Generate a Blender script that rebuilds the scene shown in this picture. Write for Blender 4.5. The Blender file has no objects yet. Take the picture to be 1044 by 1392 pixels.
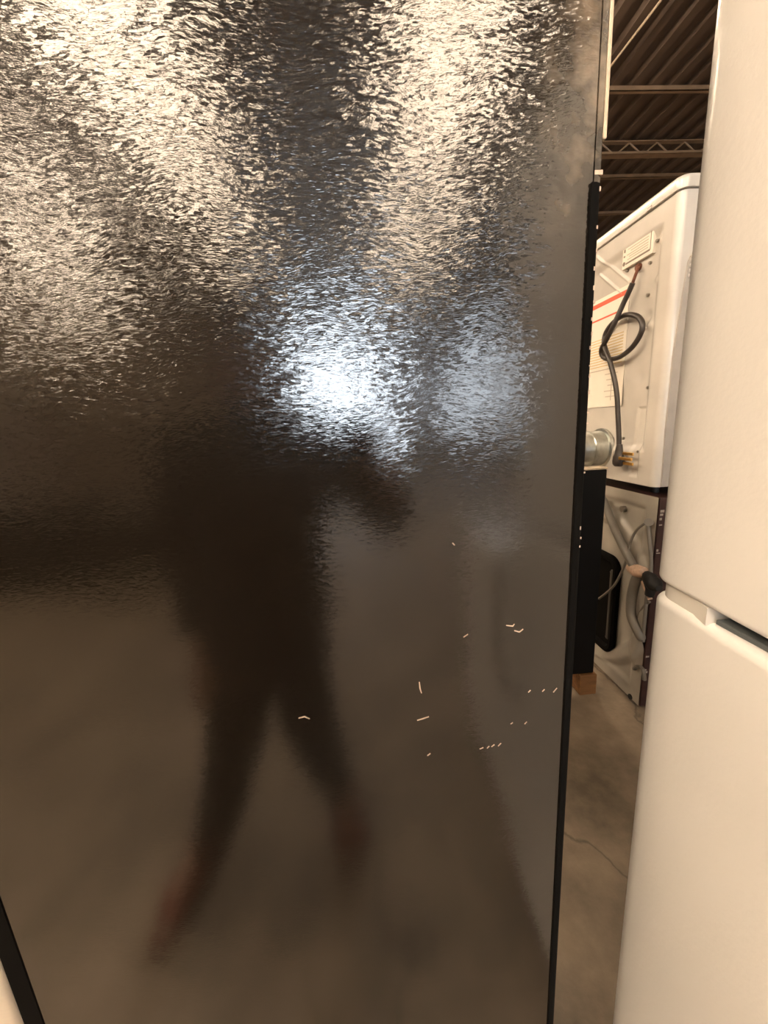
import bpy, bmesh, math, random
from mathutils import Vector, Matrix

random.seed(7)
scene = bpy.context.scene
COL = scene.collection

# ------------------------------------------------------------------ camera
S = 0.91            # survey units -> metres
CAM_H = 1.45        # lens height above the floor, survey units


def W(p):
    """survey coordinates (lens at 0,0,0; x right, y towards the black fridge, z up) -> metres above the floor"""
    return Vector((p[0] * S, p[1] * S, (p[2] + CAM_H) * S))


cam_data = bpy.data.cameras.new('camera')
cam = bpy.data.objects.new('camera', cam_data)
COL.objects.link(cam)
right = Vector((0.99614897, -0.06790433, -0.05546376))
down = Vector((-0.06876846, -0.2127028, -0.97469401))
fwd = Vector((0.05438864, 0.97475459, -0.21655336))
M = Matrix((right, -down, -fwd)).transposed().to_4x4()
M.translation = W((0, 0, 0))
cam.matrix_world = M
cam_data.sensor_fit = 'VERTICAL'
cam_data.sensor_height = 36.0
cam_data.sensor_width = 27.0
cam_data.lens = 531.0 / 1392.0 * 36.0
cam_data.clip_start = 0.002
scene.camera = cam

# ------------------------------------------------------------------ world, exposure
world = bpy.data.worlds.new('world')
scene.world = world
world.use_nodes = True
world.node_tree.nodes['Background'].inputs[0].default_value = (1.0, 0.86, 0.68, 1)
world.node_tree.nodes['Background'].inputs[1].default_value = 0.05
scene.view_settings.view_transform = 'Standard'
scene.view_settings.look = 'None'
scene.view_settings.exposure = 0.2
scene.view_settings.gamma = 1.0
scene.view_settings.use_curve_mapping = False
LAMP_STRENGTH = 33.0
LAMP_COLOR = (1.0, 0.785, 0.575)
WINDOW_STRENGTH = 19.0
WINDOW_COLOR = (0.80, 0.90, 1.0)


# ------------------------------------------------------------------ materials
def new_mat(name):
    m = bpy.data.materials.new(name)
    m.use_nodes = True
    nt = m.node_tree
    return m, nt, nt.nodes['Principled BSDF']


def mat(name, col, rough=0.5, metal=0.0, var=0.12, scale=14.0, bump=0.0, bscale=60.0, ior=None, coat=0.0, col2=None, stretch=None):
    m, nt, b = new_mat(name)
    N, L = nt.nodes, nt.links
    tc = N.new('ShaderNodeTexCoord')
    vec = tc.outputs['Object']
    if stretch:
        mp = N.new('ShaderNodeMapping')
        mp.inputs['Scale'].default_value = stretch
        L.new(vec, mp.inputs['Vector'])
        vec = mp.outputs['Vector']
    n = N.new('ShaderNodeTexNoise')
    n.inputs['Scale'].default_value = scale
    n.inputs['Detail'].default_value = 6
    L.new(vec, n.inputs['Vector'])
    r = N.new('ShaderNodeValToRGB')
    r.color_ramp.elements[0].position = 0.3
    r.color_ramp.elements[1].position = 0.7
    c2 = col2 if col2 else tuple(max(0, c * (1 - var)) for c in col)
    r.color_ramp.elements[0].color = (*c2, 1)
    r.color_ramp.elements[1].color = (*col, 1)
    L.new(n.outputs['Fac'], r.inputs['Fac'])
    L.new(r.outputs['Color'], b.inputs['Base Color'])
    b.inputs['Roughness'].default_value = rough
    b.inputs['Metallic'].default_value = metal
    if ior:
        b.inputs['IOR'].default_value = ior
    b.inputs['Coat Weight'].default_value = coat
    if bump > 0:
        n2 = N.new('ShaderNodeTexNoise')
        n2.inputs['Scale'].default_value = bscale
        n2.inputs['Detail'].default_value = 4
        L.new(vec, n2.inputs['Vector'])
        bp = N.new('ShaderNodeBump')
        bp.inputs['Strength'].default_value = bump
        bp.inputs['Distance'].default_value = 0.01
        L.new(n2.outputs['Fac'], bp.inputs['Height'])
        L.new(bp.outputs['Normal'], b.inputs['Normal'])
    return m


def emit(name, col, strength):
    m, nt, b = new_mat(name)
    b.inputs['Base Color'].default_value = (0.8, 0.8, 0.8, 1)
    b.inputs['Emission Color'].default_value = (*col, 1)
    b.inputs['Emission Strength'].default_value = strength
    return m


def black_leather_paint():
    """glossy black enamel over leather-grain embossed steel"""
    m, nt, b = new_mat('black embossed enamel')
    N, L = nt.nodes, nt.links
    tc = N.new('ShaderNodeTexCoord')
    # large slow waviness of the sheet so the grain never lines up
    warp = N.new('ShaderNodeTexNoise')
    warp.inputs['Scale'].default_value = 9.0
    L.new(tc.outputs['Object'], warp.inputs['Vector'])
    mix = N.new('ShaderNodeVectorMath'); mix.operation = 'MULTIPLY_ADD'
    mix.inputs[1].default_value = (0.03, 0.03, 0.03)
    L.new(warp.outputs['Color'], mix.inputs[0])
    L.new(tc.outputs['Object'], mix.inputs[2])
    mp = N.new('ShaderNodeMapping')
    mp.inputs['Rotation'].default_value = (0, math.radians(-8), 0)
    mp.inputs['Scale'].default_value = (0.82, 1.0, 2.5)
    L.new(mix.outputs[0], mp.inputs['Vector'])
    a = N.new('ShaderNodeTexNoise')
    a.inputs['Scale'].default_value = 215.0
    a.inputs['Detail'].default_value = 2.0
    a.inputs['Roughness'].default_value = 0.55
    a.inputs['Distortion'].default_value = 0.6
    L.new(mp.outputs['Vector'], a.inputs['Vector'])
    v = N.new('ShaderNodeTexVoronoi')
    v.feature = 'F1'
    v.inputs['Scale'].default_value = 250.0
    L.new(mp.outputs['Vector'], v.inputs['Vector'])
    add = N.new('ShaderNodeMath'); add.operation = 'MULTIPLY_ADD'
    add.inputs[1].default_value = 0.35
    L.new(v.outputs['Distance'], add.inputs[0])
    L.new(a.outputs['Fac'], add.inputs[2])
    bp = N.new('ShaderNodeBump')
    bp.inputs['Strength'].default_value = 1.0
    bp.inputs['Distance'].default_value = 0.0002
    gz = N.new('ShaderNodeSeparateXYZ')
    L.new(tc.outputs['Object'], gz.inputs[0])
    gr = N.new('ShaderNodeMapRange')          # the rolled grain fades out towards the bottom of the sheet
    gr.inputs[1].default_value = 1.10; gr.inputs[2].default_value = 1.60
    gr.inputs[3].default_value = 0.22; gr.inputs[4].default_value = 1.0
    L.new(gz.outputs['Z'], gr.inputs[0])
    L.new(gr.outputs[0], bp.inputs['Strength'])
    L.new(add.outputs[0], bp.inputs['Height'])
    # flat flakes of the rolled grain, each with its own small tilt
    fv = N.new('ShaderNodeTexVoronoi'); fv.feature = 'F1'; fv.distance = 'CHEBYCHEV'
    fv.inputs['Scale'].default_value = 215.0
    L.new(mp.outputs['Vector'], fv.inputs['Vector'])
    ctr = N.new('ShaderNodeVectorMath'); ctr.operation = 'SUBTRACT'; ctr.inputs[1].default_value = (0.5, 0.5, 0.5)
    L.new(fv.outputs['Color'], ctr.inputs[0])
    amp = N.new('ShaderNodeMath'); amp.operation = 'MULTIPLY_ADD'; amp.inputs[1].default_value = 0.145; amp.inputs[2].default_value = -0.02
    L.new(gr.outputs[0], amp.inputs[0])
    tl = N.new('ShaderNodeVectorMath'); tl.operation = 'SCALE'
    L.new(ctr.outputs[0], tl.inputs[0]); L.new(amp.outputs[0], tl.inputs['Scale'])
    geo = N.new('ShaderNodeNewGeometry')
    an = N.new('ShaderNodeVectorMath'); an.operation = 'ADD'
    L.new(geo.outputs['Normal'], an.inputs[0]); L.new(tl.outputs[0], an.inputs[1])
    nn = N.new('ShaderNodeVectorMath'); nn.operation = 'NORMALIZE'
    L.new(an.outputs[0], nn.inputs[0])
    L.new(nn.outputs[0], bp.inputs['Normal'])
    # slow dents in the sheet
    big = N.new('ShaderNodeTexNoise')
    big.inputs['Scale'].default_value = 7.0
    big.inputs['Detail'].default_value = 1.0
    L.new(tc.outputs['Object'], big.inputs['Vector'])
    bp2 = N.new('ShaderNodeBump')
    bp2.inputs['Strength'].default_value = 1.0
    bp2.inputs['Distance'].default_value = 0.0022
    L.new(big.outputs['Fac'], bp2.inputs['Height'])
    L.new(bp.outputs['Normal'], bp2.inputs['Normal'])
    L.new(bp2.outputs['Normal'], b.inputs['Normal'])
    # beige mottling near the rear edge, high up
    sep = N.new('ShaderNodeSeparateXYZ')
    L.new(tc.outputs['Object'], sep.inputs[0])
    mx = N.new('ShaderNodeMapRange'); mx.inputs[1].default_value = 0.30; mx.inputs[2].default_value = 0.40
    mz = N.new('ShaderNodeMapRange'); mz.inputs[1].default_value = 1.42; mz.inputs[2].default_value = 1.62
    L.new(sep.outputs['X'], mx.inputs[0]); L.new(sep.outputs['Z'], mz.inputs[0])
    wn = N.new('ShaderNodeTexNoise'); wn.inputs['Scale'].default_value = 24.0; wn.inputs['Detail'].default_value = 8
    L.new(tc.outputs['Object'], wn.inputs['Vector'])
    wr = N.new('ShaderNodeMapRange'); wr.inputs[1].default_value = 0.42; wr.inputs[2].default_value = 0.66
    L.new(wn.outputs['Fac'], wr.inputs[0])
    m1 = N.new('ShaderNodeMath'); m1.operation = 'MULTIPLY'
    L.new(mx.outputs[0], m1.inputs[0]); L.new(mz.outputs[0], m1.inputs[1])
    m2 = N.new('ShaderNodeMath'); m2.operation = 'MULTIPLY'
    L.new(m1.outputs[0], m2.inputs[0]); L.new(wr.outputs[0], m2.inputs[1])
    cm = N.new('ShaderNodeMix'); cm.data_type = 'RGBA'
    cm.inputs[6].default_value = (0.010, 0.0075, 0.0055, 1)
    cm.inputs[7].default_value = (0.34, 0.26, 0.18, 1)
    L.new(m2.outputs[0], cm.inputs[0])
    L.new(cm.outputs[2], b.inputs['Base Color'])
    b.inputs['Roughness'].default_value = 0.135
    b.inputs['IOR'].default_value = 1.73
    return m


def concrete():
    m, nt, b = new_mat('concrete')
    N, L = nt.nodes, nt.links
    tc = N.new('ShaderNodeTexCoord')
    n1 = N.new('ShaderNodeTexNoise'); n1.inputs['Scale'].default_value = 3.2; n1.inputs['Detail'].default_value = 9
    n1.inputs['Roughness'].default_value = 0.62
    L.new(tc.outputs['Object'], n1.inputs['Vector'])
    r = N.new('ShaderNodeValToRGB')
    r.color_ramp.elements[0].position = 0.32; r.color_ramp.elements[0].color = (0.12, 0.095, 0.066, 1)
    r.color_ramp.elements[1].position = 0.66; r.color_ramp.elements[1].color = (0.36, 0.28, 0.20, 1)
    L.new(n1.outputs['Fac'], r.inputs['Fac'])
    v = N.new('ShaderNodeTexVoronoi'); v.feature = 'DISTANCE_TO_EDGE'; v.inputs['Scale'].default_value = 1.3
    mixv = N.new('ShaderNodeVectorMath'); mixv.operation = 'MULTIPLY_ADD'; mixv.inputs[1].default_value = (0.35, 0.35, 0.35)
    n3 = N.new('ShaderNodeTexNoise'); n3.inputs['Scale'].default_value = 4.0; n3.inputs['Detail'].default_value = 5
    L.new(tc.outputs['Object'], n3.inputs['Vector'])
    L.new(n3.outputs['Color'], mixv.inputs[0]); L.new(tc.outputs['Object'], mixv.inputs[2])
    L.new(mixv.outputs[0], v.inputs['Vector'])
    cr = N.new('ShaderNodeMapRange'); cr.inputs[1].default_value = 0.0; cr.inputs[2].default_value = 0.012
    cr.inputs[3].default_value = 0.5; cr.inputs[4].default_value = 1.0
    L.new(v.outputs['Distance'], cr.inputs[0])
    mu = N.new('ShaderNodeMix'); mu.data_type = 'RGBA'; mu.blend_type = 'MULTIPLY'; mu.inputs[0].default_value = 1.0
    L.new(r.outputs['Color'], mu.inputs[6])
    L.new(cr.outputs[0], mu.inputs[7])
    L.new(mu.outputs[2], b.inputs['Base Color'])
    b.inputs['Roughness'].default_value = 0.62
    n2 = N.new('ShaderNodeTexNoise'); n2.inputs['Scale'].default_value = 40; n2.inputs['Detail'].default_value = 5
    L.new(tc.outputs['Object'], n2.inputs['Vector'])
    bp = N.new('ShaderNodeBump'); bp.inputs['Strength'].default_value = 0.25; bp.inputs['Distance'].default_value = 0.01
    L.new(n2.outputs['Fac'], bp.inputs['Height']); L.new(bp.outputs['Normal'], b.inputs['Normal'])
    return m


MT = {
    'black_enamel': black_leather_paint(),
    'concrete': concrete(),
    'matte_black': mat('matte black plastic', (0.005, 0.0045, 0.004), 0.8, var=0.3, ior=1.15),
    'rubber': mat('black rubber', (0.014, 0.013, 0.012), 0.6, var=0.3),
    'black_panel': mat('black sheet steel', (0.005, 0.0045, 0.004), 0.5, var=0.3, ior=1.25),
    'stainless': mat('brushed stainless steel', (0.72, 0.70, 0.66), 0.32, 1.0, var=0.1, scale=60, stretch=(1, 1, 30)),
    'white_door': mat('white door enamel', (0.87, 0.855, 0.825), 0.32, var=0.03, scale=3, bump=0.05, bscale=160, coat=0.2),
    'white_plastic': mat('white plastic', (0.80, 0.77, 0.71), 0.4, var=0.05),
    'satin': mat('pale satin door finish', (0.78, 0.68, 0.54), 0.42, 0.25, var=0.06, scale=30, stretch=(1, 1, 20)),
    'gap_shade': mat('dark grey gap shade', (0.10, 0.115, 0.12), 0.5, var=0.2),  # shade of the gap between the white doors, put into the colour
    'white_gasket': mat('white gasket', (0.62, 0.61, 0.58), 0.6, var=0.08),
    'dryer_white': mat('white dryer enamel', (0.60, 0.565, 0.51), 0.24, var=0.16, scale=6, coat=0.4),
    'dryer_grey': mat('light grey side cover', (0.42, 0.39, 0.35), 0.35, var=0.12, scale=20),
    'galv': mat('galvanised steel', (0.60, 0.62, 0.58), 0.3, 1.0, var=0.3, scale=30),
    'back_grey': mat('pale grey painted steel', (0.40, 0.37, 0.315), 0.38, var=0.25, scale=7),
    'burgundy': mat('dark burgundy enamel', (0.045, 0.018, 0.016), 0.35, var=0.4, scale=30),
    'paper': mat('label paper', (0.80, 0.74, 0.64), 0.7, var=0.06),
    'ink': mat('label ink', (0.22, 0.18, 0.14), 0.7, var=0.1),
    'ink_pale': mat('pale label ink', (0.50, 0.44, 0.36), 0.7, var=0.1),
    'red_ink': mat('red label ink', (0.75, 0.12, 0.06), 0.6, var=0.1),
    'ochre_ink': mat('ochre label ink', (0.62, 0.46, 0.20), 0.6, var=0.1),
    'rust': mat('rusty grommet', (0.16, 0.05, 0.02), 0.7, var=0.5, scale=80),
    'cord': mat('dark brown cord sheath', (0.035, 0.027, 0.022), 0.42, var=0.25),
    'brass': mat('brass', (0.85, 0.52, 0.16), 0.3, 1.0, var=0.15),
    'screw': mat('screw steel', (0.35, 0.32, 0.28), 0.35, 0.9, var=0.3),
    'hose_grey': mat('grey hose', (0.20, 0.18, 0.15), 0.45, var=0.2),
    'cable_grey': mat('grey cable', (0.20, 0.18, 0.15), 0.5, var=0.2),
    'cable_dark': mat('dark grey plastic', (0.075, 0.068, 0.058), 0.4, var=0.2),
    'tape': mat('masking tape', (0.72, 0.50, 0.36), 0.65, var=0.25, scale=90),
    'chip': mat('bare scratched steel', (0.60, 0.46, 0.36), 0.45, var=0.3, scale=200),
    'edge_cream': mat('cream edge strip', (0.62, 0.50, 0.36), 0.35, var=0.35, scale=60),
    'wood': mat('pine block', (0.30, 0.14, 0.045), 0.65, var=0.45, scale=8, stretch=(1, 8, 8)),
    'deck': mat('brown painted roof deck', (0.105, 0.072, 0.050), 0.5, var=0.3, scale=3),
    'joist': mat('tan joist steel', (0.30, 0.20, 0.12), 0.45, var=0.3, scale=6),
    'wall': mat('painted block wall', (0.30, 0.24, 0.18), 0.8, var=0.2, scale=3, bump=0.3, bscale=12),
    'lamp': emit('lit lamp diffuser', LAMP_COLOR, LAMP_STRENGTH),
    'lamp_body': mat('lamp housing', (0.6, 0.58, 0.52), 0.5),
    'pane': emit('daylit pane', WINDOW_COLOR, WINDOW_STRENGTH),
    'pane_dim': emit('dim daylit pane', WINDOW_COLOR, WINDOW_STRENGTH * 0.45),  # weaker glow for the second window
    'frame': mat('window frame', (0.25, 0.23, 0.20), 0.5),
    'skin': mat('skin', (0.42, 0.25, 0.17), 0.5, var=0.1),
    'jacket': mat('dark brown jacket', (0.022, 0.015, 0.012), 0.9, var=0.3, scale=40),
    'trousers': mat('black trousers', (0.014, 0.012, 0.011), 0.9, var=0.3, scale=40),
    'hair': mat('dark hair', (0.02, 0.013, 0.010), 0.6, var=0.4, scale=90),
    'shoe': mat('orange-red shoe fabric', (0.20, 0.04, 0.014), 0.6, var=0.3, scale=50),
    'sole': mat('dark sole', (0.03, 0.02, 0.02), 0.7),
    'eye': mat('eye', (0.02, 0.015, 0.012), 0.15),
    'lip': mat('lip', (0.30, 0.12, 0.09), 0.5),
    'phone': mat('dark phone glass', (0.01, 0.01, 0.012), 0.2),
}


# ------------------------------------------------------------------ building helpers
LOC = {}


def thing(name, base, label=None, cat=None, group=None, kind=None):
    o = bpy.data.objects.new(name, None)
    o.empty_display_size = 0.1
    o.location = W(base)
    COL.objects.link(o)
    LOC[o.name] = W(base)
    tag(o, label, cat, group, kind)
    return o


def tag(o, label=None, cat=None, group=None, kind=None):
    if label: o['label'] = label
    if cat: o['category'] = cat
    if group: o['group'] = group
    if kind: o['kind'] = kind
    return o


class B:
    def __init__(self):
        self.bm = bmesh.new()

    def verts(self, pts):
        return [self.bm.verts.new(p) for p in pts]

    def poly(self, pts):
        return self.bm.faces.new(self.verts(pts))

    def box(self, x0, x1, y0, y1, z0, z1, r=0.0, seg=2, rot=None):
        tmp = bmesh.new()
        bmesh.ops.create_cube(tmp, size=1.0)
        for v in tmp.verts:
            v.co = Vector(((x0 + x1) / 2 + v.co.x * (x1 - x0), (y0 + y1) / 2 + v.co.y * (y1 - y0), (z0 + z1) / 2 + v.co.z * (z1 - z0)))
        if r > 0:
            bmesh.ops.bevel(tmp, geom=list(tmp.edges), offset=r, segments=seg, affect='EDGES', profile=0.5)
        if rot:
            c = Vector(((x0 + x1) / 2, (y0 + y1) / 2, (z0 + z1) / 2))
            bmesh.ops.rotate(tmp, verts=tmp.verts, cent=c, matrix=rot)
        self._merge(tmp)
        return self

    def _merge(self, tmp):
        mp = {}
        for v in tmp.verts:
            mp[v] = self.bm.verts.new(v.co)
        for fc in tmp.faces:
            try:
                self.bm.faces.new([mp[v] for v in fc.verts])
            except ValueError:
                pass
        tmp.free()

    def loft(self, rings, cap=True, closed=True):
        vs = [self.verts(r) for r in rings]
        n = len(rings[0])
        for a, b in zip(vs, vs[1:]):
            for i in range(n if closed else n - 1):
                j = (i + 1) % n
                self.bm.faces.new((a[i], a[j], b[j], b[i]))
        if cap and closed:
            self.bm.faces.new(list(reversed(vs[0])))
            self.bm.faces.new(vs[-1])
        return self

    def tube(self, pts, r, seg=10, smooth=4, rs=None):
        P = [Vector(p) for p in pts]
        if smooth and len(P) > 2:
            Q = []; RR = []
            for i in range(len(P) - 1):
                p0 = P[i - 1] if i else P[0] * 2 - P[1]
                p1, p2 = P[i], P[i + 1]
                p3 = P[i + 2] if i + 2 < len(P) else P[-1] * 2 - P[-2]
                for k in range(smooth):
                    t = k / smooth
                    Q.append(0.5 * ((2 * p1) + (p2 - p0) * t + (2 * p0 - 5 * p1 + 4 * p2 - p3) * t * t + (3 * p1 - p0 - 3 * p2 + p3) * t ** 3))
                    if rs: RR.append(rs[i] * (1 - t) + rs[i + 1] * t)
            Q.append(P[-1])
            if rs: RR.append(rs[-1])
            P = Q
            rs = RR if rs else None
        rings = []
        t0 = (P[1] - P[0]).normalized()
        u = t0.orthogonal().normalized()
        for i, p in enumerate(P):
            t = (P[min(i + 1, len(P) - 1)] - P[max(i - 1, 0)]).normalized()
            u = (u - t * u.dot(t)).normalized()
            w = t.cross(u)
            rr = rs[i] if rs else r
            rings.append([p + (u * math.cos(a) + w * math.sin(a)) * rr for a in [2 * math.pi * k / seg for k in range(seg)]])
        return self.loft(rings)

    def cyl(self, a, b, r, seg=20, r2=None):
        return self.tube([a, b], r, seg, smooth=0, rs=[r, r if r2 is None else r2])

    def ball(self, c, rx, ry, rz, seg=16):
        tmp = bmesh.new()
        bmesh.ops.create_uvsphere(tmp, u_segments=seg, v_segments=max(6, seg // 2 + 2), radius=1.0)
        for v in tmp.verts:
            v.co = Vector((c[0] + v.co.x * rx, c[1] + v.co.y * ry, c[2] + v.co.z * rz))
        self._merge(tmp)
        return self

    def out(self, name, material, parent=None, smooth=40, base=None, sub_world=None):
        bm = self.bm
        bmesh.ops.recalc_face_normals(bm, faces=list(bm.faces))
        org = Vector((0, 0, 0))
        p = parent
        while p is not None:
            org = org + p.location
            p = p.parent
        own = Vector((0, 0, 0))
        if parent is None and base is not None:
            own = W(base)
        for v in bm.verts:
            v.co = W(v.co) - org - own
        me = bpy.data.meshes.new(name)
        bm.to_mesh(me)
        bm.free()
        me.materials.append(MT[material])
        if smooth:
            for pl in me.polygons:
                pl.use_smooth = True
            me.set_sharp_from_angle(angle=math.radians(smooth))
        o = bpy.data.objects.new(name, me)
        o.location = own
        COL.objects.link(o)
        if smooth:
            wnm = o.modifiers.new('weighted', 'WEIGHTED_NORMAL'); wnm.keep_sharp = True
        if parent is not None:
            o.parent = parent
        return o


def share(o, offset, parent=None):
    c = o.copy()
    COL.objects.link(c)
    c.parent = parent if parent is not None else o.parent
    c.location = o.location + Vector(offset) * S
    return c


FL = -1.45      # floor level
CE = 4.0        # roof deck level

# ------------------------------------------------------------------ the hall
XL, XR, YB, YF = -9.0, 8.6, -12.0, 13.0
tag(B().box(XL, XR, YB, YF, FL - 0.1, FL).out('floor', 'concrete', smooth=0), 'stained grey concrete warehouse floor', kind='structure')
tag(B().box(XL - .2, XL, YB, YF, FL, CE).out('wall_left', 'wall', smooth=0), 'brown painted warehouse wall', kind='structure')
tag(B().box(XR, XR + .2, YB, YF, FL, CE).out('wall_right', 'wall', smooth=0), 'brown painted warehouse wall', kind='structure')
tag(B().box(XL, XR, YF, YF + .2, FL, CE).out('wall_far', 'wall', smooth=0), 'brown painted warehouse wall', kind='structure')
tag(B().box(XL, XR, YB - .2, YB, FL, CE).out('wall_back', 'wall', smooth=0), 'brown painted warehouse wall', kind='structure')

ceil = thing('ceiling', (0, 0, CE), 'dark brown corrugated steel roof deck carried on thin joists', kind='structure')
PITCH = 0.26
npan = 17
first = None
for k in range(npan):
    x0 = XL + 0.0 + k * PITCH * 4
    if first is None:
        b = B()
        prof = []
        for q in range(4):
            xo = x0 + q * PITCH
            prof += [(xo, CE), (xo + .10, CE), (xo + .125, CE + .06), (xo + .235, CE + .06)]
        prof.append((x0 + 4 * PITCH, CE))
        lo = [(x, YB, z) for x, z in prof] + [(x, YB, z + .012) for x, z in reversed(prof)]
        hi = [(x, YF, z) for x, _, z in lo]
        b.loft([lo, hi])
        first = b.out('deck_panel', 'deck', ceil, smooth=0)
    else:
        share(first, (k * PITCH * 4, 0, 0))
# light angle purlins and one open-web joist, all running across the ribs
for y in (-8.6, -6.8, -5.0, -3.2, -1.4, .4, 2.2, 4.0, 5.73, 7.54, 8.75, 10.4, 12.0):
    b = B()
    b.box(XL, XR, y, y + .05, CE - .055, CE - .047)
    b.box(XL, XR, y, y + .008, CE - .055, CE)
    b.out('joist', 'joist', ceil, smooth=0)
b = B()
y = 6.72
b.box(XL, XR, y - .04, y + .04, CE - .03, CE - .018)
b.box(XL, XR, y - .06, y + .06, CE - .20, CE - .185)
b.box(XL, XR, y - .05, y - .042, CE - .20, CE - .165)
xx = XL
while xx < XR - .4:
    b.tube([(xx, y, CE - .19), (xx + .22, y, CE - .03)], .012, 6, 0)
    b.tube([(xx + .22, y, CE - .03), (xx + .44, y, CE - .19)], .012, 6, 0)
    xx += .44
b.out('joist', 'joist', ceil, smooth=0)
B().tube([(3.24, 5.6, CE - .05), (3.30, 4.5, CE - .05), (3.34, 1.0, CE - .05)], .012, 8, 0).out('conduit', 'edge_cream', ceil)

# windows behind the photographer
for n, (cx, cz, w, h) in enumerate(((-0.35, 1.05, 2.8, 3.6), (4.4, 1.2, 2.6, 2.8))):
    wn = thing('window_%d' % (n + 1), (cx, YB, cz - h / 2), 'daylit multi-pane warehouse window behind the photographer', kind='structure')
    b = B()
    b.box(cx - w / 2 - .06, cx + w / 2 + .06, YB, YB + .06, cz + h / 2, cz + h / 2 + .06)
    b.box(cx - w / 2 - .06, cx + w / 2 + .06, YB, YB + .06, cz - h / 2 - .06, cz - h / 2)
    b.box(cx - w / 2 - .06, cx - w / 2, YB, YB + .06, cz - h / 2, cz + h / 2)
    b.box(cx + w / 2, cx + w / 2 + .06, YB, YB + .06, cz - h / 2, cz + h / 2)
    b.box(cx - .02, cx + .02, YB, YB + .05, cz - h / 2, cz + h / 2)
    b.box(cx - w / 2, cx + w / 2, YB, YB + .05, cz - .02, cz + .02)
    b.out('window_frame', 'frame', wn, smooth=0)
    for i in (0, 1):
        for j in (0, 1):
            x0 = cx - w / 2 + i * w / 2
            z0 = cz - h / 2 + j * h / 2
            B().box(x0 + .02, x0 + w / 2 - .02, YB + .005, YB + .02, z0 + .02, z0 + h / 2 - .02).out('pane', 'pane' if n == 0 else 'pane_dim', wn, smooth=0)


# strip lamps hung below the deck
def strip_lamp(x, y, where, ln=2.5, w=.95):
    t = thing('strip_lamp', (x, y, CE - .45), 'warm strip lamp hanging ' + where, 'lamp', 'strip lamps of the hall')
    B().box(x - w / 2, x + w / 2, y - ln / 2, y + ln / 2, CE - .36, CE - .31, .01, 1).out('housing', 'lamp_body', t)
    for sx in (-1, -.34, .34, 1):
        B().cyl((x + sx * .40, y - ln / 2 + .03, CE - .43), (x + sx * .40, y + ln / 2 - .03, CE - .43), .045, 12).out('tube', 'lamp', t)
    for s_ in (-1, 1):
        B().cyl((x, y + s_ * ln * .4, CE - .31), (x, y + s_ * ln * .4, CE), .006, 6).out('hanger', 'joist', t)
        B().box(x - .46, x + .46, y + s_ * (ln / 2 - .015) - .015, y + s_ * (ln / 2 - .015) + .015, CE - .48, CE - .36, .006, 1).out('socket', 'lamp_body', t)


for x, y, wh in ((-1.95, -3.0, 'behind the photographer, left row, nearer'), (-1.95, -5.7, 'behind the photographer, left row, farther'),
                 (1.15, -3.6, 'behind the photographer, right row, nearer'), (1.25, -6.6, 'behind the photographer, right row, farther'),
                 (-4.7, -6.3, 'behind the photographer, far left row'), (-7.4, -10.3, 'by the back wall, far left row'),
                 (-4.6, -1.6, 'left of the photographer, unseen, added to light the white door'), (-4.6, 1.6, 'left of the black refrigerator, unseen, added to light the white door'),  # these two are unseen, added to brighten the white door
                 (-3.2, -0.6, 'above the left of the photographer, unseen, added to light the white door'), (-3.4, 4.4, 'beyond the black refrigerator, nearer, unseen, added to light the dryer'), (-1.6, 6.8, 'beyond the black refrigerator, farther, unseen, added to light the dryer'), (1.5, 4.2, 'above the aisle beyond the black refrigerator, unseen, added to light the roof deck')):  # all unseen, added to brighten the white door, the dryer and the deck
    strip_lamp(x, y, wh)

# ------------------------------------------------------------------ black refrigerator, seen flat on its side
fr = thing('refrigerator', (-.135, .86, FL), 'tall black refrigerator with glossy leather-grain side panel and scratches', 'refrigerator')
b = B()
b.box(-.54, .262, .452, 1.27, -1.41, .55, .0015, 1)
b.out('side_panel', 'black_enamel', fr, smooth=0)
b = B()   # rear corner fold, matte
prof = [(.258, .449), (.263, .449), (.268, .4515), (.2715, .457), (.2725, .464), (.2725, 1.265), (.262, 1.265), (.262, .46), (.258, .456)]
b.loft([[(x, y_, z) for x, y_ in prof] for z in (-1.40, .232)])
b.out('rear_trim', 'matte_black', fr)
fold = [(.2621, .4521), (.266, .4524), (.2695, .4540), (.2715, .457), (.2725, .464), (.2725, 1.265), (.2621, 1.265)]
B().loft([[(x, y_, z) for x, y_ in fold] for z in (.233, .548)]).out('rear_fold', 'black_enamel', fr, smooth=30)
b = B()
b.box(.2700, .2738, .4530, .4575, .272, .47, .0008, 1)
b.out('edge_strip', 'edge_cream', fr)
b = B()
b.box(-.573, -.5405, .4535, 1.25, -1.36, .53, .003, 1)
b.out('door_gasket', 'matte_black', fr)
for z0, z1, ya, yb in ((-.55, .53, .452, .858), (-.55, .53, .864, 1.27), (-1.34, -.565, .452, 1.27)):
    d = B().box(-.66, -.5745, ya, yb, z0, z1, .012, 3).out('door', 'satin', fr)
    b = B()
    if z1 > 0:
        yy = yb - .05 if ya < .5 else ya + .05
        b.tube([(-.66, yy, z0 + .1), (-.70, yy, z0 + .14), (-.70, yy, z1 - .25), (-.66, yy, z1 - .21)], .012, 10, 4)
    else:
        b.tube([(-.66, ya + .08, z1 - .08), (-.70, ya + .12, z1 - .08), (-.70, yb - .12, z1 - .08), (-.66, yb - .08, z1 - .08)], .012, 10, 4)
    b.out('handle', 'stainless', d)
for yy in (.50, 1.18):
    B().box(-.64, -.46, yy, yy + .05, .55, .575, .006, 1).out('hinge_cover', 'matte_black', fr)
for x in (-.48, .2):
    for yy in (.5, 1.2):
        B().cyl((x, yy, FL), (x, yy, -1.40), .02, 12).out('foot', 'rubber', fr)


def ray(px, py):
    c = ((px - 522.), (py - 696.), 531.)
    return right * c[0] + down * c[1] + fwd * c[2]


def on_y(px, py, y):
    d = ray(px, py); return d * (y / d.y)


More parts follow.
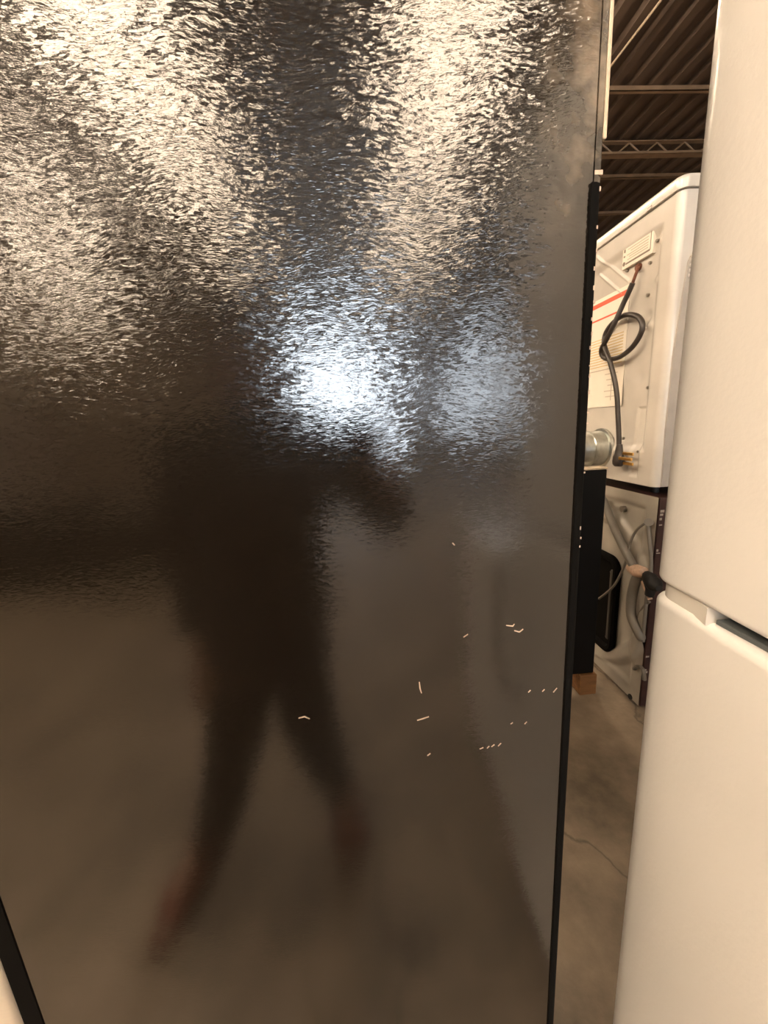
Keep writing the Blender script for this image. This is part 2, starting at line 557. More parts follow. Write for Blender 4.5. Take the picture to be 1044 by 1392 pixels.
def on_x(px, py, x):
    d = ray(px, py); return d * (x / d.x)


# scratches through the enamel and chips along the rear fold (survey points on the panel)
SCR = [(-.0, -.0)]
for pts in ([(688, 850), (697, 851), (699, 848)], [(699, 857), (706, 859), (711, 855)], [(570, 927), (571, 936), (573, 942)],
            [(567, 979), (574, 977), (583, 974)], [(694, 984), (697, 982)], [(713, 984), (716, 981)],
            [(652, 1018), (657, 1016)], [(662, 1017), (665, 1014)], [(668, 1015), (672, 1012)], [(677, 1014), (681, 1010)],
            [(718, 941), (721, 938)], [(737, 940), (740, 937)], [(752, 941), (757, 935)], [(581, 1027), (585, 1024)],
            [(406, 976), (414, 974), (421, 977)], [(630, 866), (636, 862)], [(615, 738), (618, 741)]):
    p = [on_y(a, c, .4519) for a, c in pts]
    b = B()
    n = len(p)
    w = .00085
    up_ = []; lo_ = []
    for i, q in enumerate(p):
        t = (p[min(i + 1, n - 1)] - p[max(i - 1, 0)]).normalized()
        s = Vector((-t.z, 0, t.x))
        k = w * (1.0 if 0 < i < n - 1 else .75)
        up_.append(q + s * k); lo_.append(q - s * k)
    ring = up_ + lo_[::-1]
    b.loft([[tuple(v) for v in ring], [(v.x, v.y - .0006, v.z) for v in ring]])
    b.out('scratch', 'chip', fr, smooth=0)
rng = random.Random(3)
for zz in [.19, .168, .15, .131, .118, .10, .085, .07, .052, .04, .022, .0, -.012, -.14, -.152, -.163, .225, .24, -.07]:
    x = .2655 + rng.uniform(-.001, .003)
    yb_ = .4505 + max(0, (x - .262)) * .45
    h = rng.uniform(.0015, .0045)
    B().box(x - rng.uniform(.002, .006), x + .0028, yb_ - .0012, yb_ + .001, zz, zz + h).out('paint_chip', 'chip', fr, smooth=0)

# ------------------------------------------------------------------ white refrigerator on the right
wf = thing('refrigerator', (.78, .195, FL), 'white top-freezer refrigerator with rounded doors standing at the right', 'refrigerator')


def door_profile(inset):
    """plan of a crowned door; front faces -x; inset pulls everything inwards"""
    y1, y0, r = .522 - inset, -.130 + inset, .042
    fx = lambda y: .400 + .016 * ((y - .1) / .42) ** 2 + inset
    pts = []
    xc = fx(y1 - r) + r
    for k in range(11):
        a = math.pi / 2 * k / 10
        pts.append((xc - r * math.sin(a), y1 - r + r * math.cos(a)))
    m = 16
    for k in range(1, m):
        y = (y1 - r) + ((y0 + r) - (y1 - r)) * k / m
        pts.append((fx(y), y))
    xc = fx(y0 + r) + r
    for k in range(11):
        a = math.pi / 2 * k / 10
        pts.append((xc - r * math.cos(a), y0 + r - r * math.sin(a)))
    pts.append((.488, y0)); pts.append((.488, y1))
    return pts


def door(z0, z1, r, name):
    rings = []
    for k in range(5, -1, -1):
        a = math.pi / 2 * k / 5
        rings.append([(x, y, z0 + r * (1 - math.sin(a))) for x, y in door_profile(r * (1 - math.cos(a)))])
    for k in range(6):
        a = math.pi / 2 * k / 5
        rings.append([(x, y, z1 - r * (1 - math.sin(a))) for x, y in door_profile(r * (1 - math.cos(a)))])
    return B().loft(rings).out(name, 'white_door', wf, smooth=50)


d1 = door(-.2395, .56, .009, 'freezer_door')
d2 = door(-1.36, -.2600, .012, 'fridge_door')
for dd, z0, z1 in ((d1, -.16, .2), (d2, -.75, -.33)):
    B().tube([(.405, -.07, z0), (.36, -.07, z0 + .04), (.36, -.07, z1 - .04), (.405, -.07, z1)], .014, 10, 4).out('handle', 'white_plastic', dd)
b = B()
prof = [(x + .007, y - .006) for x, y in door_profile(0.0) if y > .415 and x < .487]
prof += [(.41, .412), (.485, .412), (.485, .50)]
b.loft([[(x, y, z) for x, y in prof] for z in (-.262, -.2395)])
b.out('hinge_spacer', 'white_plastic', wf)
B().box(.488, .503, -.11, .500, -.236, .55, .004, 1).out('gasket', 'white_gasket', wf)
B().box(.488, .503, -.11, .500, -1.35, -.264, .004, 1).out('gasket', 'white_gasket', wf)
B().box(.503, 1.16, -.126, .516, -1.40, .555, .008, 2).out('cabinet', 'white_door', wf)
B().box(.47, .503, -.11, .50, -1.44, -1.375, .004, 1).out('kickplate', 'white_plastic', wf)
for x in (.56, 1.1):
    for yy in (-.07, .46):
        B().cyl((x, yy, FL), (x, yy, -1.39), .02, 12).out('foot', 'rubber', wf)
b = B()
p = on_x(897, 803, .46)
b.ball((.462, .506, -.250), .02, .012, .011, 10)
b.out('hinge_pin', 'screw', wf)
B().box(.4205, .484, -.10, .410, -.2602, -.2535, .0015, 1).out('gap_shade_strip', 'gap_shade', d2)  # dark strip standing in for the shade under the freezer door
B().box(.452, .487, -.10, .410, -.2535, -.2400, .001, 1).out('mullion', 'gap_shade', wf)  # coloured dark for the shade deep in the door gap

# white top-load washer beside it (mirrored low at the right of the black panel)
tw = thing('washer', (.80, -.50, FL), 'white top-load washer beside the white refrigerator, mirrored low in the black panel', 'washer')
B().box(.46, 1.14, -.86, -.16, FL + .03, -.47, .010, 2).out('cabinet', 'white_door', tw)
ld = B().box(.47, .98, -.83, -.19, -.469, -.452, .006, 2).out('lid', 'white_door', tw)
B().box(.475, .50, -.58, -.44, -.452, -.444, .003, 1).out('lid_grip', 'white_plastic', ld)
cn = B().loft([[(x, y_, z) for x, z in ((.99, -.469), (1.14, -.469), (1.14, -.30), (1.08, -.30))] for y_ in (-.86, -.16)]).out('console', 'white_plastic', tw, smooth=0)
for yy in (-.72, -.51, -.30):
    B().cyl((1.045, yy, -.38), (1.015, yy, -.37), .03, 16).out('knob', 'white_gasket', cn)
for x in (.52, 1.08):
    for yy in (-.80, -.22):
        B().cyl((x, yy, FL), (x, yy, FL + .035), .025, 10).out('foot', 'rubber', tw)

# ------------------------------------------------------------------ dryer stacked on a washer, backs towards the camera
DX = 1.29
dr = thing('dryer', (1.65, 2.02, -.37), 'white clothes dryer with knotted dark cord stacked on the washer', 'dryer')
DY0, DY1, DZ0, DZ1 = 1.625, 2.37, -.335, .81


def sm(a, b_, x):
    t = max(0, min(1, (x - a) / (b_ - a)))
    return t * t * (3 - 2 * t)


def seg_dist(p, a, c):
    a = Vector(a); c = Vector(c); p = Vector(p)
    t = max(0, min(1, (p - a).dot(c - a) / (c - a).length_squared))
    return (p - a - (c - a) * t).length


creases = []
for s, e in (((812, 350), (850, 382)), ((812, 374), (842, 400))):
    a, c = on_x(*s, DX), on_x(*e, DX)
    creases.append(((a.y, a.z), (c.y, c.z)))


def dryer_h(y, z):
    h = 0.0
    # pressed recess inside a raised border
    inn = min(y - 1.70, 2.30 - y, z + .19, .74 - z)
    h += .016 * sm(0.0, .045, inn)
    for a, c in creases:
        d = seg_dist((y, z), a, c)
        h -= .005 * math.exp(-(d / .005) ** 2)
    # dents
    for dy, dz, rr, k in ((1.775, .40, .022, .010), (1.752, .36, .018, -.012), (1.735, .535, .014, -.006), (1.725, .678, .012, -.007), (1.86, .03, .09, .010), (1.80, .15, .03, .006)):
        h += k * math.exp(-((y - dy) ** 2 + (z - dz) ** 2) / rr ** 2)
    # a pressed vertical channel below
    h += .008 * sm(0, .012, min(y - 1.735, 1.80 - y, z + .305, .02 - z))
    # near bottom corner curls out
    h -= .012 * sm(-.25, -.335, z) * 0
    return h


b = B()
ny, nz = 150, 220
grid = []
for i in range(ny + 1):
    y = DY0 + .028 + (DY1 - DY0 - .03) * i / ny
    grid.append([b.bm.verts.new((DX + dryer_h(y, DZ0 + (DZ1 - DZ0) * j / nz), y, DZ0 + (DZ1 - DZ0) * j / nz)) for j in range(nz + 1)])
for i in range(ny):
    for j in range(nz):
        b.bm.faces.new((grid[i][j], grid[i + 1][j], grid[i + 1][j + 1], grid[i][j + 1]))
b.out('back_panel', 'dryer_white', dr, smooth=60)
# wrapped cabinet: rounded near corner, sides, front
b = B()
R_ = .028
prof = []
for k in range(9):
    a = math.pi / 2 * k / 8
    prof.append((DX + R_ - R_ * math.cos(a), DY0 + R_ - R_ * math.sin(a)))
prof += [(1.98, DY0), (1.98, DY1), (DX + .01, DY1), (DX + .01, DY1 - .012), (1.965, DY1 - .012), (1.965, DY0 + .012), (DX + .03, DY0 + .012), (DX + .012, DY0 + .03)]
b.loft([[(x, y, z) for x, y in prof] for z in (DZ0, DZ1)])
b.box(1.32, 1.96, DY0 + .012, DY1 - .012, DZ0 + .002, DZ0 + .014)
b.out('cabinet', 'dryer_white', dr)


def rrect(x0, x1, y0, y1, r, seg=6):
    pts = []
    for cx_, cy_, a0 in ((x1 - r, y1 - r, 0), (x0 + r, y1 - r, 90), (x0 + r, y0 + r, 180), (x1 - r, y0 + r, 270)):
        for k in range(seg + 1):
            a = math.radians(a0 + 90 * k / seg)
            pts.append((cx_ + r * math.cos(a), cy_ + r * math.sin(a)))
    return pts


b = B()
rings = []
for e, z in ((0.002, .812), (-.006, .814), (-.007, .845), (-.003, .857), (.010, .864)):
    rings.append([(x, y, z) for x, y in rrect(DX - .004 + e, 1.99 - e, DY0 - .004 + e, DY1 + .004 - e, .034)])
b.loft(rings)
b.out('top_lid', 'dryer_white', dr, smooth=35)
# grey cover on the dryer side
xg = on_y(938, 345, DY0 - .006).x
b = B()
b.loft([[(xa, ya, z) for xa, ya in ((xg + dx, DY0 - .008), (1.9, DY0 - .008), (1.9, DY0 + .002), (xg + dx, DY0 + .002))]
        for z, dx in ((-.33, -.022), (-.1, -.028), (.2, -.028), (.45, -.012), (.56, -.003), (.58, .006))])
b.out('side_cover', 'dryer_grey', dr, smooth=0)
for k in range(5):
    q = on_y(943 - k * 1.0, 346 + k * 7, DY0 - .010)
    B().box(q.x - .010, q.x + .012, DY0 - .014, DY0 - .007, q.z - .008, q.z + .006, .003, 1).out('chrome_louvre', 'stainless', dr)
# exhaust stub
b = B()
c = Vector((DX, 2.035, -.185))
rings = []
for x, r in ((DX + .01, .105), (DX - .004, .105), (DX - .008, .092), (DX - .06, .090), (DX - .064, .094), (DX - .075, .094), (DX - .079, .090), (DX - .13, .089), (DX - .13, .083), (DX - .03, .082)):
    rings.append([(x, c.y + r * math.cos(2 * math.pi * k / 32), c.z + r * math.sin(2 * math.pi * k / 32)) for k in range(32)])
b.loft(rings)
b.out('exhaust_pipe', 'galv', dr)
# rating plate with print
pl = B().box(DX + .002, DX + .018, 1.762, 1.957, .646, .757, .002, 1).out('rating_plate', 'paper', dr)
b = B()
X0, X1 = DX + .0008, DX + .0022
b.box(X0, X1, 1.778, 1.930, .661, .668)
b.box(X0, X1, 1.774, 1.777, .664, .745)
b.box(X0, X1, 1.774, 1.935, .744, .7465)
b.out('print_border', 'ink', pl, smooth=0)
b = B()
for z, a, c_ in ((.732, 1.80, 1.87), (.719, 1.79, 1.92), (.708, 1.79, 1.90), (.697, 1.79, 1.925), (.687, 1.79, 1.91), (.677, 1.79, 1.92)):
    b.box(X0, X1, a, c_, z, z + .0035)
b.out('print_line', 'ink_pale', pl, smooth=0)
b = B()
b.cyl((X0, 1.943, .668), (X1, 1.943, .668), .009, 14)
b.box(X0, X1, 1.938, 1.947, .695, .702)
b.box(X0, X1, 1.938, 1.946, .715, .728)
b.out('print_symbol', 'ink', pl, smooth=0)
# long warning sheet
XS = DX + .0125
sh = B().box(XS, XS + .002, 1.905, 2.22, .03, .575).out('warning_sheet', 'paper', dr, smooth=0)
b = B(); b.box(XS - .001, XS, 1.908, 2.2, .535, .556); b.box(XS - .001, XS, 1.94, 2.2, .470, .478); b.out('red_line', 'red_ink', sh, smooth=0)
b = B()
for k in range(11):
    b.box(XS - .001, XS, 1.925, 2.2, .37 - k * .0135, .374 - k * .0135)
b.out('print_line', 'ochre_ink', sh, smooth=0)
b = B()
for k in range(5):
    b.box(XS - .001, XS, 1.95 + .01 * (k % 2), 2.05 - .013 * (k % 3), .19 - k * .028, .194 - k * .028)
b.box(XS - .001, XS, 1.99, 1.994, .06, .2); b.box(XS - .001, XS, 1.915, 2.2, .215, .220)
b.out('print_drawing', 'ink_pale', sh, smooth=0)
# rusty cord hole and the cord with an overhand loop
b = B()
h = on_x(868, 363, DX + .01)
b.cyl((DX + .002, h.y, h.z), (DX + .018, h.y, h.z), .015, 18)
b.out('cord_grommet', 'rust', dr)


def C2(cx_, cy_, off):
    p = on_x(780 + cx_ / 5.22, 240 + cy_ / 5.22, DX - off); return tuple(p)


cd = B().tube([tuple(on_x(868, 363, DX + .006)), C2(452, 660, .012), C2(432, 715, .016), C2(415, 762, .020)], .0065, 8, 4).out('power_cord', 'rust', dr)
cp = [(418, 755, .020), (390, 820, .024), (350, 905, .030), (310, 995, .042), (270, 1080, .052), (228, 1165, .050), (196, 1225, .040), (205, 1275, .032), (255, 1297, .028), (330, 1278, .026),
      (410, 1215, .024), (468, 1130, .022), (488, 1055, .020), (462, 1000, .018), (405, 980, .016), (345, 990, .014), (280, 1035, .014), (232, 1100, .018), (214, 1170, .026), (228, 1235, .048),
      (252, 1300, .054), (272, 1370, .050), (295, 1470, .044), (308, 1570, .040), (312, 1660, .038), (318, 1780, .036), (320, 1850, .036), (320, 1910, .036)]
B().tube([C2(*q) for q in cp], .0115, 10, 4).out('cord_sheath', 'cord', cd, smooth=60)
pb = on_x(841, 621, DX - .036)
b = B()
rings = []
for dz, ry, rx in ((.06, .013, .013), (.045, .017, .015), (.03, .020, .016), (.015, .022, .018), (0, .030, .022), (-.02, .032, .024), (-.035, .030, .022), (-.045, .02, .016)):
    rings.append([(pb.x + rx * math.cos(2 * math.pi * k / 16), pb.y + ry * math.sin(2 * math.pi * k / 16), pb.z + dz) for k in range(16)])
b.loft(rings)
pg = b.out('plug', 'cord', cd)
for dz, dx, ln in ((.018, .008, .062), (-.004, -.012, .082), (-.028, .006, .068)):
    B().box(pb.x + dx - .004, pb.x + dx + .004, pb.y - .028 - ln, pb.y - .02, pb.z + dz - .007, pb.z + dz + .007, .002, 1).out('prong', 'brass', pg)
for px_, py_ in ((840, 328), (894, 327), (853, 368), (881, 401), (884, 357), (881, 527), (868, 614), (828, 345), (847, 596)):
    p = on_x(px_, py_, DX + .012)
    B().cyl((DX - .004 + .01, p.y, p.z), (DX + .022, p.y, p.z), .0065, 10).out('screw', 'screw', dr)
p = on_x(883, 283, DX - .01)
B().box(DX - .013, DX - .008, p.y - .012, p.y + .012, p.z - .008, p.z + .006, .001, 1).out('lid_clip', 'screw', dr)
for x in (1.37, 1.9):
    for yy in (1.72, 2.30):
        B().cyl((x, yy, -.375), (x, yy, DZ0 + .01), .018, 12).out('foot', 'rubber', dr)

# ------------------------------------------------------------------ washer
ws = thing('washer', (1.65, 1.98, FL), 'pale-backed front-load washer with dark burgundy sides under the dryer', 'washer')
WY0, WY1, WZ0, WZ1 = 1.585, 2.34, -1.42, -.375


def washer_h(y, z):
    h = .014 * sm(0.0, .03, min(y - 1.655, 2.28 - y, z + 1.36, -.42 - z))
    # big pressed arc
    d = abs(math.hypot((y - 2.0), (z + .93)) - .40)
    h -= .018 * sm(.05, .02, d) * (1 if y < 2.0 else 0)
    d = abs(math.hypot((y - 1.93), (z + .72)) - .18)
    h -= .010 * math.exp(-(d / .014) ** 2) * sm(-.72, -.66, z)
    h += .008 * math.exp(-((y - 1.64) ** 2 + (z + 1.24) ** 2) / .02 ** 2)
    return h


b = B()
ny, nz = 80, 110
grid = []
for i in range(ny + 1):
    y = WY0 + .006 + (WY1 - WY0 - .012) * i / ny
    grid.append([b.bm.verts.new((DX + washer_h(y, WZ0 + (WZ1 - WZ0) * j / nz), y, WZ0 + (WZ1 - WZ0) * j / nz)) for j in range(nz + 1)])
for i in range(ny):
    for j in range(nz):
        b.bm.faces.new((grid[i][j], grid[i + 1][j], grid[i + 1][j + 1], grid[i][j + 1]))
b.out('back_panel', 'back_grey', ws, smooth=60)
b = B()
b.box(DX + .004, 1.98, WY0, WY0 + .012, WZ0, WZ1, .003, 1)
b.box(DX + .004, 1.98, WY1 - .012, WY1, WZ0, WZ1, .003, 1)
b.box(1.965, 1.98, WY0, WY1, WZ0, WZ1)
b.box(DX + .03, 1.98, WY0, WY1, WZ0, WZ0 + .012)
b.out('side_panel', 'burgundy', ws)
B().box(DX + .004, 1.965, WY0 + .0125, WY1 - .0125, WZ1 - .010, WZ1, .001, 1).out('top_panel', 'burgundy', ws)


def WX(px_, py_, off=0.0):
    return tuple(on_x(px_, py_, DX - off))


# dark access cover with a raised rim
y0, y1, z0, z1 = 1.805, 2.22, -1.29, -.735
rings = []
for e, x in ((0, DX + .012), (0, DX - .008), (.012, DX - .016), (.03, DX - .014), (.042, DX + .004), (.05, DX + .004)):
    rings.append([(x, y, z) for y, z in rrect(y0 + e, y1 - e, z0 + e, z1 - e, max(.01, .075 - e))])
ac = B().loft(rings).out('access_cover', 'matte_black', ws)
rings = []
for e, x in ((.045, DX + .003), (.05, DX - .004), (.06, DX - .006)):
    rings.append([(x, y, z) for y, z in rrect(y0 + e + .002, y0 + .085 - e * .4, z0 + e + .03, z1 - e - .03, .006)])
B().loft(rings).out('cover_ridge', 'cable_dark', ac)
# drain hose, power cable, fill hose
b = B()
b.tube([WX(818, 675, .03), WX(826, 695, .035), WX(836, 720, .04), WX(848, 745, .04), WX(860, 768, .04), WX(868, 780, .035)], .019, 12, 4)
b.out('drain_hose', 'hose_grey', ws, smooth=60)
b = B()
b.tube([WX(868, 780, .03), WX(861, 800, .03), WX(858, 818, .03), WX(858, 836, .03), WX(863, 850, .03), WX(869, 862, .025), WX(871, 866, .01)], .022, 12, 4)
b.out('fill_hose', 'hose_grey', ws, smooth=60)
b = B()
b.tube([WX(883, 709, .004), WX(876, 712, .02), WX(866, 720, .025), WX(859, 732, .03), WX(855, 745, .03), WX(850, 765, .05), WX(843, 782, .04), WX(834, 797, .03), WX(822, 808, .03), WX(814, 814, .03)], .006, 8, 4)
cb = b.out('cable', 'cable_grey', ws, smooth=60)
B().cyl(WX(883, 710, -.015), WX(882, 710, .022), .018, 14).out('cable_boss', 'cable_grey', cb)
b = B()
b.tube([WX(881, 714, .01), WX(883, 735, .015), WX(885, 760, .015), WX(884, 785, .02), WX(879, 815, .02), WX(876, 845, .02), WX(874, 872, .01)], .008, 8, 4)
b.out('cable', 'cable_grey', ws, smooth=60)
b = B()
b.tube([WX(857, 771, .035), WX(866, 776, .04), WX(876, 778, .038)], .028, 12, 3, rs=[.022, .03, .024])
b.out('tape_wrap', 'tape', ws)
b = B()
b.tube([WX(874, 790, .03), WX(880, 805, .03), WX(884, 815, .03)], .010, 8, 3)
b.out('tape_tail', 'tape', ws)
b = B()
b.tube([WX(877, 780, .02), WX(883, 786, .035), WX(890, 795, .04), WX(896, 800, .045)], .02, 10, 3, rs=[.016, .03, .034, .014])
b.tube([WX(880, 788, .03), WX(884, 800, .035), WX(883, 808, .03)], .02, 10, 3)
b.out('hose_clamp', 'rubber', ws)
b = B()
b.tube([WX(866, 840, .01), WX(875, 825, .015), WX(883, 818, .02)], .006, 8, 3)
b.out('cable', 'cable_grey', ws)
b = B()
b.tube([WX(862, 909, .0), WX(867, 906, .02), WX(874, 910, .03), WX(876, 924, .02)], .009, 8, 3)
b.out('cable_clip', 'cable_grey', ws)
for px_, py_, r in ((846, 692, .016), (857, 947, .014), (847, 747, .012)):
    p = on_x(px_, py_, DX)
    B().cyl((DX - .004, p.y, p.z), (DX + .02, p.y, p.z), r, 14).out('screw' if py_ < 700 else 'plug_hole', 'screw' if py_ < 700 else 'rubber', ws)
for x in (1.36, 1.9):
    for yy in (1.64, 2.28):
        B().cyl((x, yy, FL), (x, yy, WZ0 + .012), .025, 12).out('foot', 'rubber', ws)
# worn flecks on the burgundy corner
for zz in (-.44, -.455, -.475, -.5, -.62, -.63, -1.15, -1.22, -1.235):
    B().box(DX + .008, DX + .016 + rng.uniform(0, .01), WY0 - .0012, WY0 + .001, zz, zz + rng.uniform(.004, .012)).out('paint_chip', 'back_grey', ws, smooth=0)

# ------------------------------------------------------------------ low black appliance in the gap, on wooden blocks
ra = thing('appliance_door', (.85, 1.79, -1.332), 'flat black appliance door standing on end between black refrigerator and washer', 'door')
B().box(.55, 1.153, 1.75, 1.815, -1.332, -.258, .006, 2).out('door_panel', 'black_panel', ra)
B().box(.55, 1.155, 1.747, 1.818, -.2575, -.249, .002, 1).out('top_trim', 'edge_cream', ra)
for i, x in enumerate((1.075, .56)):
    o = B().box(x, x + .09, 1.735, 1.855, FL, -1.333, .004, 1).out('wooden_block', 'wood', None, base=(x + .045, 1.795, FL))
    tag(o, ['orange-brown wooden block under the visible right corner of the flat black door', 'wooden block under the hidden left end of the flat black door'][i], 'block', 'wooden blocks')

# ------------------------------------------------------------------ dark appliances behind the photographer (seen mirrored in the panel)
def low_cabinet(x, y, label):
    t = thing('low_cabinet', (x, y, FL), label, 'cabinet', 'row of low dark cabinets behind the photographer')
    B().box(x - .40, x + .40, y - .30, y + .30, FL + .05, FL + .66, .008, 1).out('body', 'black_panel', t)
    B().box(x - .41, x + .41, y - .31, y + .33, FL + .66, FL + .69, .008, 1).out('top', 'matte_black', t)
    for s_ in (-1, 1):
        d_ = B().box(x + s_ * .20 - .19, x + s_ * .20 + .19, y + .30, y + .325, FL + .08, FL + .64, .006, 1).out('door', 'black_panel', t)
        B().tube([(x + s_ * .05, y + .325, FL + .40), (x + s_ * .05, y + .35, FL + .41), (x + s_ * .05, y + .35, FL + .53), (x + s_ * .05, y + .325, FL + .54)], .008, 8, 3).out('handle', 'stainless', d_)
    for sx in (-.35, .35):
        for sy in (-.25, .25):
            B().cyl((x + sx, y + sy, FL), (x + sx, y + sy, FL + .06), .02, 8).out('foot', 'rubber', t)


for k in range(5):
    low_cabinet(-1.55 - k * .86, -3.3, 'low dark cabinet behind the photographer, %s of the row counted from the person' % ('first', 'second', 'third', 'fourth', 'fifth')[k])

# ------------------------------------------------------------------ the photographer and the phone
ph = thing('phone', (.008, -.012, -.15), 'dark smartphone held upright in the photographer hand', 'phone')
b = B()
x0, x1, z0, z1 = -.034, .046, -.150, .028
rings = []
for e, y in ((.003, -.0165), (0, -.0145), (0, -.0085), (.003, -.0065)):
    rings.append([(x, y, z) for x, z in rrect(x0 + e, x1 - e, z0 + e, z1 - e, .011 - e)])
b.loft(rings)
b.out('case', 'phone', ph)
b = B()
rings = [[(x, y, z) for x, z in rrect(-.024 + e, .012 - e, -.024 + e, .012 - e, .008)] for e, y in ((0, -.0065), (.001, -.0045))]
b.loft(rings)
lz = b.out('lens_bump', 'phone', ph)
for cx_, cz_ in ((0, -.014), (-.016, 0), (-.016, -.014)):
    B().cyl((cx_ , -.0045, cz_), (cx_, -.0035, cz_), .006, 14).out('lens', 'eye', lz)

pe = thing('person', (-.33, -.27, FL), 'person in long dark coat and trousers holding up a phone, mirrored in the black panel', 'person')


def skin_mesh(name, material, chains, root, parent, sub=2):
    """chains: lists of (key, pos, radius); repeated keys join"""
    keys = {}; V = []; Rr = []; E = []
    for ch in chains:
        prev = None
        for key, p, r in ch:
            if key not in keys:
                keys[key] = len(V); V.append(W(p) - pe.location); Rr.append(r * S)
            i = keys[key]
            if prev is not None and (prev, i) not in E:
                E.append((prev, i))
            prev = i
    me = bpy.data.meshes.new(name)
    me.from_pydata([tuple(v) for v in V], E, [])
    o = bpy.data.objects.new(name, me)
    COL.objects.link(o)
    o.parent = parent
    sk = o.modifiers.new('skin', 'SKIN')
    sk.use_smooth_shade = True
    for i, sv in enumerate(me.skin_vertices[0].data):
        rr = Rr[i]
        sv.radius = rr if isinstance(rr, tuple) else (rr, rr)
        sv.use_root = (i == keys[root])
    ss = o.modifiers.new('sub', 'SUBSURF'); ss.levels = sub; ss.render_levels = sub
    me.materials.append(MT[material])
    return o


HX = -.285
J = dict(pel=(-.33, -.27, -.52), wai=(-.32, -.28, -.32), che=(-.30, -.28, -.12), nek=(HX, -.27, .03), ne2=(HX, -.26, .07),
         lsh=(-.49, -.28, -.045), lel=(-.555, -.29, -.36), lwr=(-.50, -.17, -.60),
         rsh=(-.115, -.27, -.045), rel=(.085, -.27, -.285), rwr=(.085, -.075, -.165),
         lhp=(-.42, -.27, -.56), lkn=(-.455, -.19, -.98), lan=(-.625, -.20, -1.375),
         rhp=(-.24, -.27, -.56), rkn=(-.235, -.24, -.98), ran=(-.15, -.35, -1.375))
chains = [
    [('pel', J['pel'], .12), ('wai', J['wai'], .115), ('che', J['che'], .125), ('nek', J['nek'], .06), ('ne2', J['ne2'], .055), ('jaw', (HX, -.235, .12), .072), ('hd', (HX, -.25, .20), .092), ('hd2', (HX, -.26, .27), .075)],
    [('che', J['che'], .125), ('lsh', J['lsh'], .06), ('lel', J['lel'], .042), ('lwr', J['lwr'], .028), ('lpm', (-.485, -.135, -.665), .034)],
    [('che', J['che'], .125), ('rsh', J['rsh'], .06), ('rel', J['rel'], .042), ('rwr', J['rwr'], .028), ('rpm', (.078, -.040, -.120), .024)],
    [('pel', J['pel'], .12), ('lhp', J['lhp'], .085), ('lkn', J['lkn'], .055), ('lan', J['lan'], .036), ('lft', (-.66, -.07, -1.415), .03)],
    [('pel', J['pel'], .12), ('rhp', J['rhp'], .085), ('rkn', J['rkn'], .055), ('ran', J['ran'], .036), ('rft', (-.13, -.22, -1.415), .03)],
]
# right-hand fingers close round the phone back, thumb on the screen side
for k in range(4):
    z = -.085 - k * .021
    ext = (.0, .004, .002, -.010)[k]
    chains.append([('rpm', (.078, -.040, -.120), .024), ('rf%da' % k, (.066, -.014, z), .0095), ('rf%db' % k, (.056, .008, z + .002), .0088), ('rf%dc' % k, (.026 - ext, .0062, z + .004), .0080), ('rf%dd' % k, (.006 - ext, .0045, z + .003), .0070)])
chains.append([('rpm', (.078, -.040, -.120), .024), ('rt1', (.066, -.042, -.085), .012), ('rt2', (.044, -.036, -.060), .0100), ('rt3', (.020, -.0285, -.045), .0085)])
# relaxed left hand
for k in range(4):
    dx = -.024 + k * .016
    L_ = (.9, 1.0, .96, .8)[k]
    chains.append([('lpm', (-.485, -.135, -.665), .034), ('lf%da' % k, (-.485 + dx, -.11, -.70), .0100), ('lf%db' % k, (-.485 + dx, -.098, -.70 - .040 * L_), .0090), ('lf%dc' % k, (-.485 + dx, -.100, -.70 - .072 * L_), .0078)])
chains.append([('lpm', (-.485, -.135, -.665), .034), ('lt1', (-.455, -.115, -.672), .012), ('lt2', (-.440, -.095, -.700), .0100), ('lt3', (-.437, -.088, -.725), .0085)])
body = skin_mesh('body', 'skin', chains, 'pel', pe)
b = B(); rings = []
for z, cx_, cy_, rx, ry in ((-.76, -.342, -.27, .205, .17), (-.75, -.342, -.27, .215, .18), (-.66, -.335, -.27, .215, .18), (-.52, -.33, -.275, .215, .17), (-.34, -.32, -.28, .205, .155), (-.18, -.305, -.28, .22, .15),
                           (-.07, -.30, -.28, .235, .135), (-.02, -.295, -.278, .215, .115), (.02, -.29, -.275, .14, .095), (.045, HX, -.27, .085, .08), (.07, HX, -.268, .078, .075)):
    rings.append([(cx_ + rx * math.cos(t), cy_ + ry * math.sin(t), z) for t in [2 * math.pi * q / 28 for q in range(28)]])
b.loft(rings)
jk = b.out('coat', 'jacket', pe, smooth=70)
B().tube([(-.42, -.28, -.08), J['lsh'], (-.535, -.285, -.20), J['lel'], (-.535, -.23, -.48), (-.515, -.20, -.56)], .07, 14, 4, rs=[.09, .092, .082, .068, .056, .05]).out('sleeve', 'jacket', jk, smooth=70)
B().tube([(-.18, -.275, -.08), J['rsh'], (-.02, -.27, -.17), (.075, -.255, -.275), (.095, -.16, -.225), (.09, -.11, -.188)], .07, 14, 4, rs=[.09, .092, .082, .07, .056, .046]).out('sleeve', 'jacket', jk, smooth=70)
skin_mesh('trousers', 'trousers', [
    [('wai', (-.33, -.27, -.50), .14), ('pel', (-.33, -.27, -.60), .14), ('lhp', (-.42, -.26, -.66), .12), ('lkn', J['lkn'], .095), ('lan', (-.60, -.19, -1.36), .075)],
    [('pel', (-.33, -.27, -.60), .14), ('rhp', (-.245, -.27, -.66), .12), ('rkn', J['rkn'], .095), ('ran', (-.16, -.34, -1.36), .075)]], 'pel', pe)
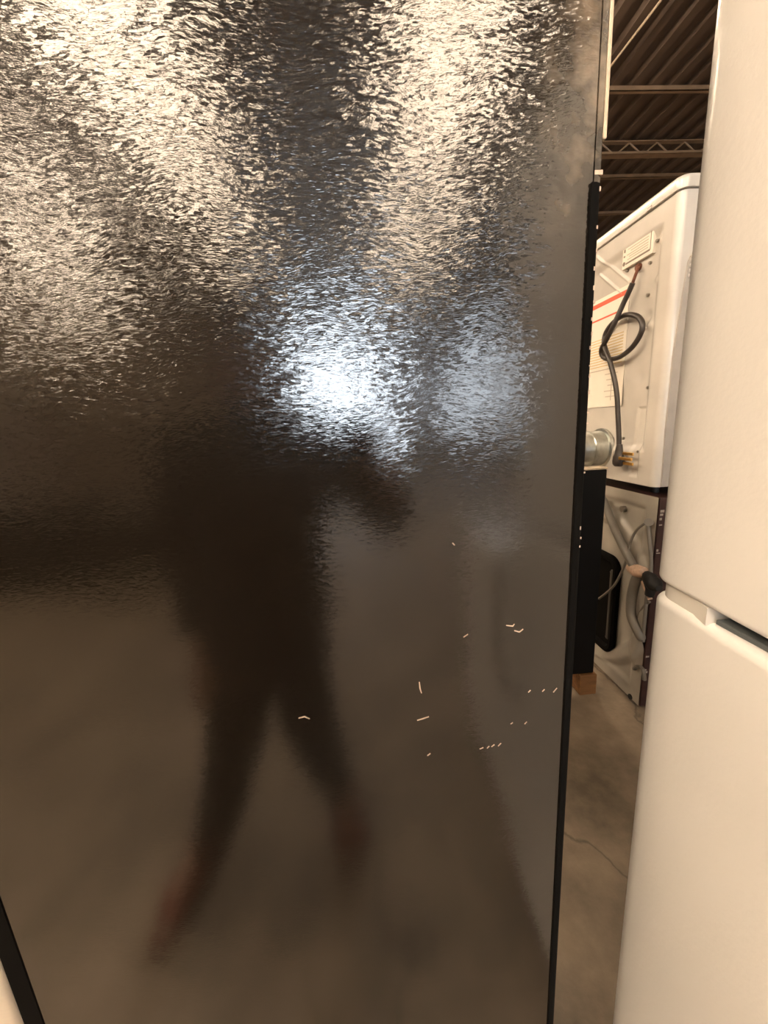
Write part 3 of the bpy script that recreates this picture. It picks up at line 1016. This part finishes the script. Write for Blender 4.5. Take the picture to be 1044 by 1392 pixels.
for nm, a, t_ in (('l', (-.625, -.20), (-.675, -.03)), ('r', (-.15, -.35), (-.12, -.18))):
    d_ = (Vector(t_) - Vector(a)).normalized(); s_ = Vector((-d_.y, d_.x))
    b = B(); rings = []
    for k, (u, w, zt) in enumerate(((-.055, .03, -1.36), (-.05, .042, -1.345), (.0, .046, -1.345), (.06, .048, -1.375), (.13, .052, -1.40), (.19, .045, -1.412), (.215, .022, -1.42))):
        c_ = Vector(a) + d_ * u
        rings.append([(c_.x + s_.x * q * w, c_.y + s_.y * q * w, z) for q, z in ((-1, -1.435), (-1, (zt - 1.435) / 2), (-.6, zt), (.6, zt), (1, (zt - 1.435) / 2), (1, -1.435))])
    sh_ = b.loft(rings).out('shoe', 'shoe', pe, smooth=60)
    b = B(); rings = []
    for u, w in ((-.06, .034), (-.05, .046), (.06, .051), (.13, .055), (.19, .048), (.222, .022)):
        c_ = Vector(a) + d_ * u
        rings.append([(c_.x + s_.x * q * w, c_.y + s_.y * q * w, z) for q, z in ((-1, -1.449), (-1, -1.434), (1, -1.434), (1, -1.449))])
    b.loft(rings).out('sole', 'sole', sh_, smooth=0)
# head dressing
b = B()
rings = []
for k in range(9):
    a = math.pi / 2 * k / 8
    z = .175 + .135 * math.sin(a)
    rr = max(.004, math.cos(a))
    rings.append([(HX + .103 * rr * math.cos(t), -.275 + (.112 if math.sin(t) < 0 else .10) * rr * math.sin(t), z - (.07 * rr if math.sin(t) < -.2 else 0) + (.055 * rr if math.sin(t) > .5 else 0)) for t in [2 * math.pi * q / 24 for q in range(24)]])
b.loft(rings)
b.out('hair', 'hair', pe, smooth=70)
for s in (-1, 1):
    B().ball((HX + s * .034, -.167, .185), .014, .010, .009, 10).out('eye', 'eye', pe)
    B().ball((HX + s * .092, -.262, .175), .012, .022, .034, 10).out('ear', 'skin', pe)
b = B()
b.loft([[(HX - .008, -.165, .195), (HX + .008, -.165, .195), (HX, -.158, .197)], [(HX - .018, -.165, .145), (HX + .018, -.165, .145), (HX, -.132, .148)], [(HX - .012, -.168, .138), (HX + .012, -.168, .138), (HX, -.148, .138)]])
b.out('nose', 'skin', pe, smooth=70)
B().ball((HX, -.160, .112), .026, .010, .007, 12).out('mouth', 'lip', pe)
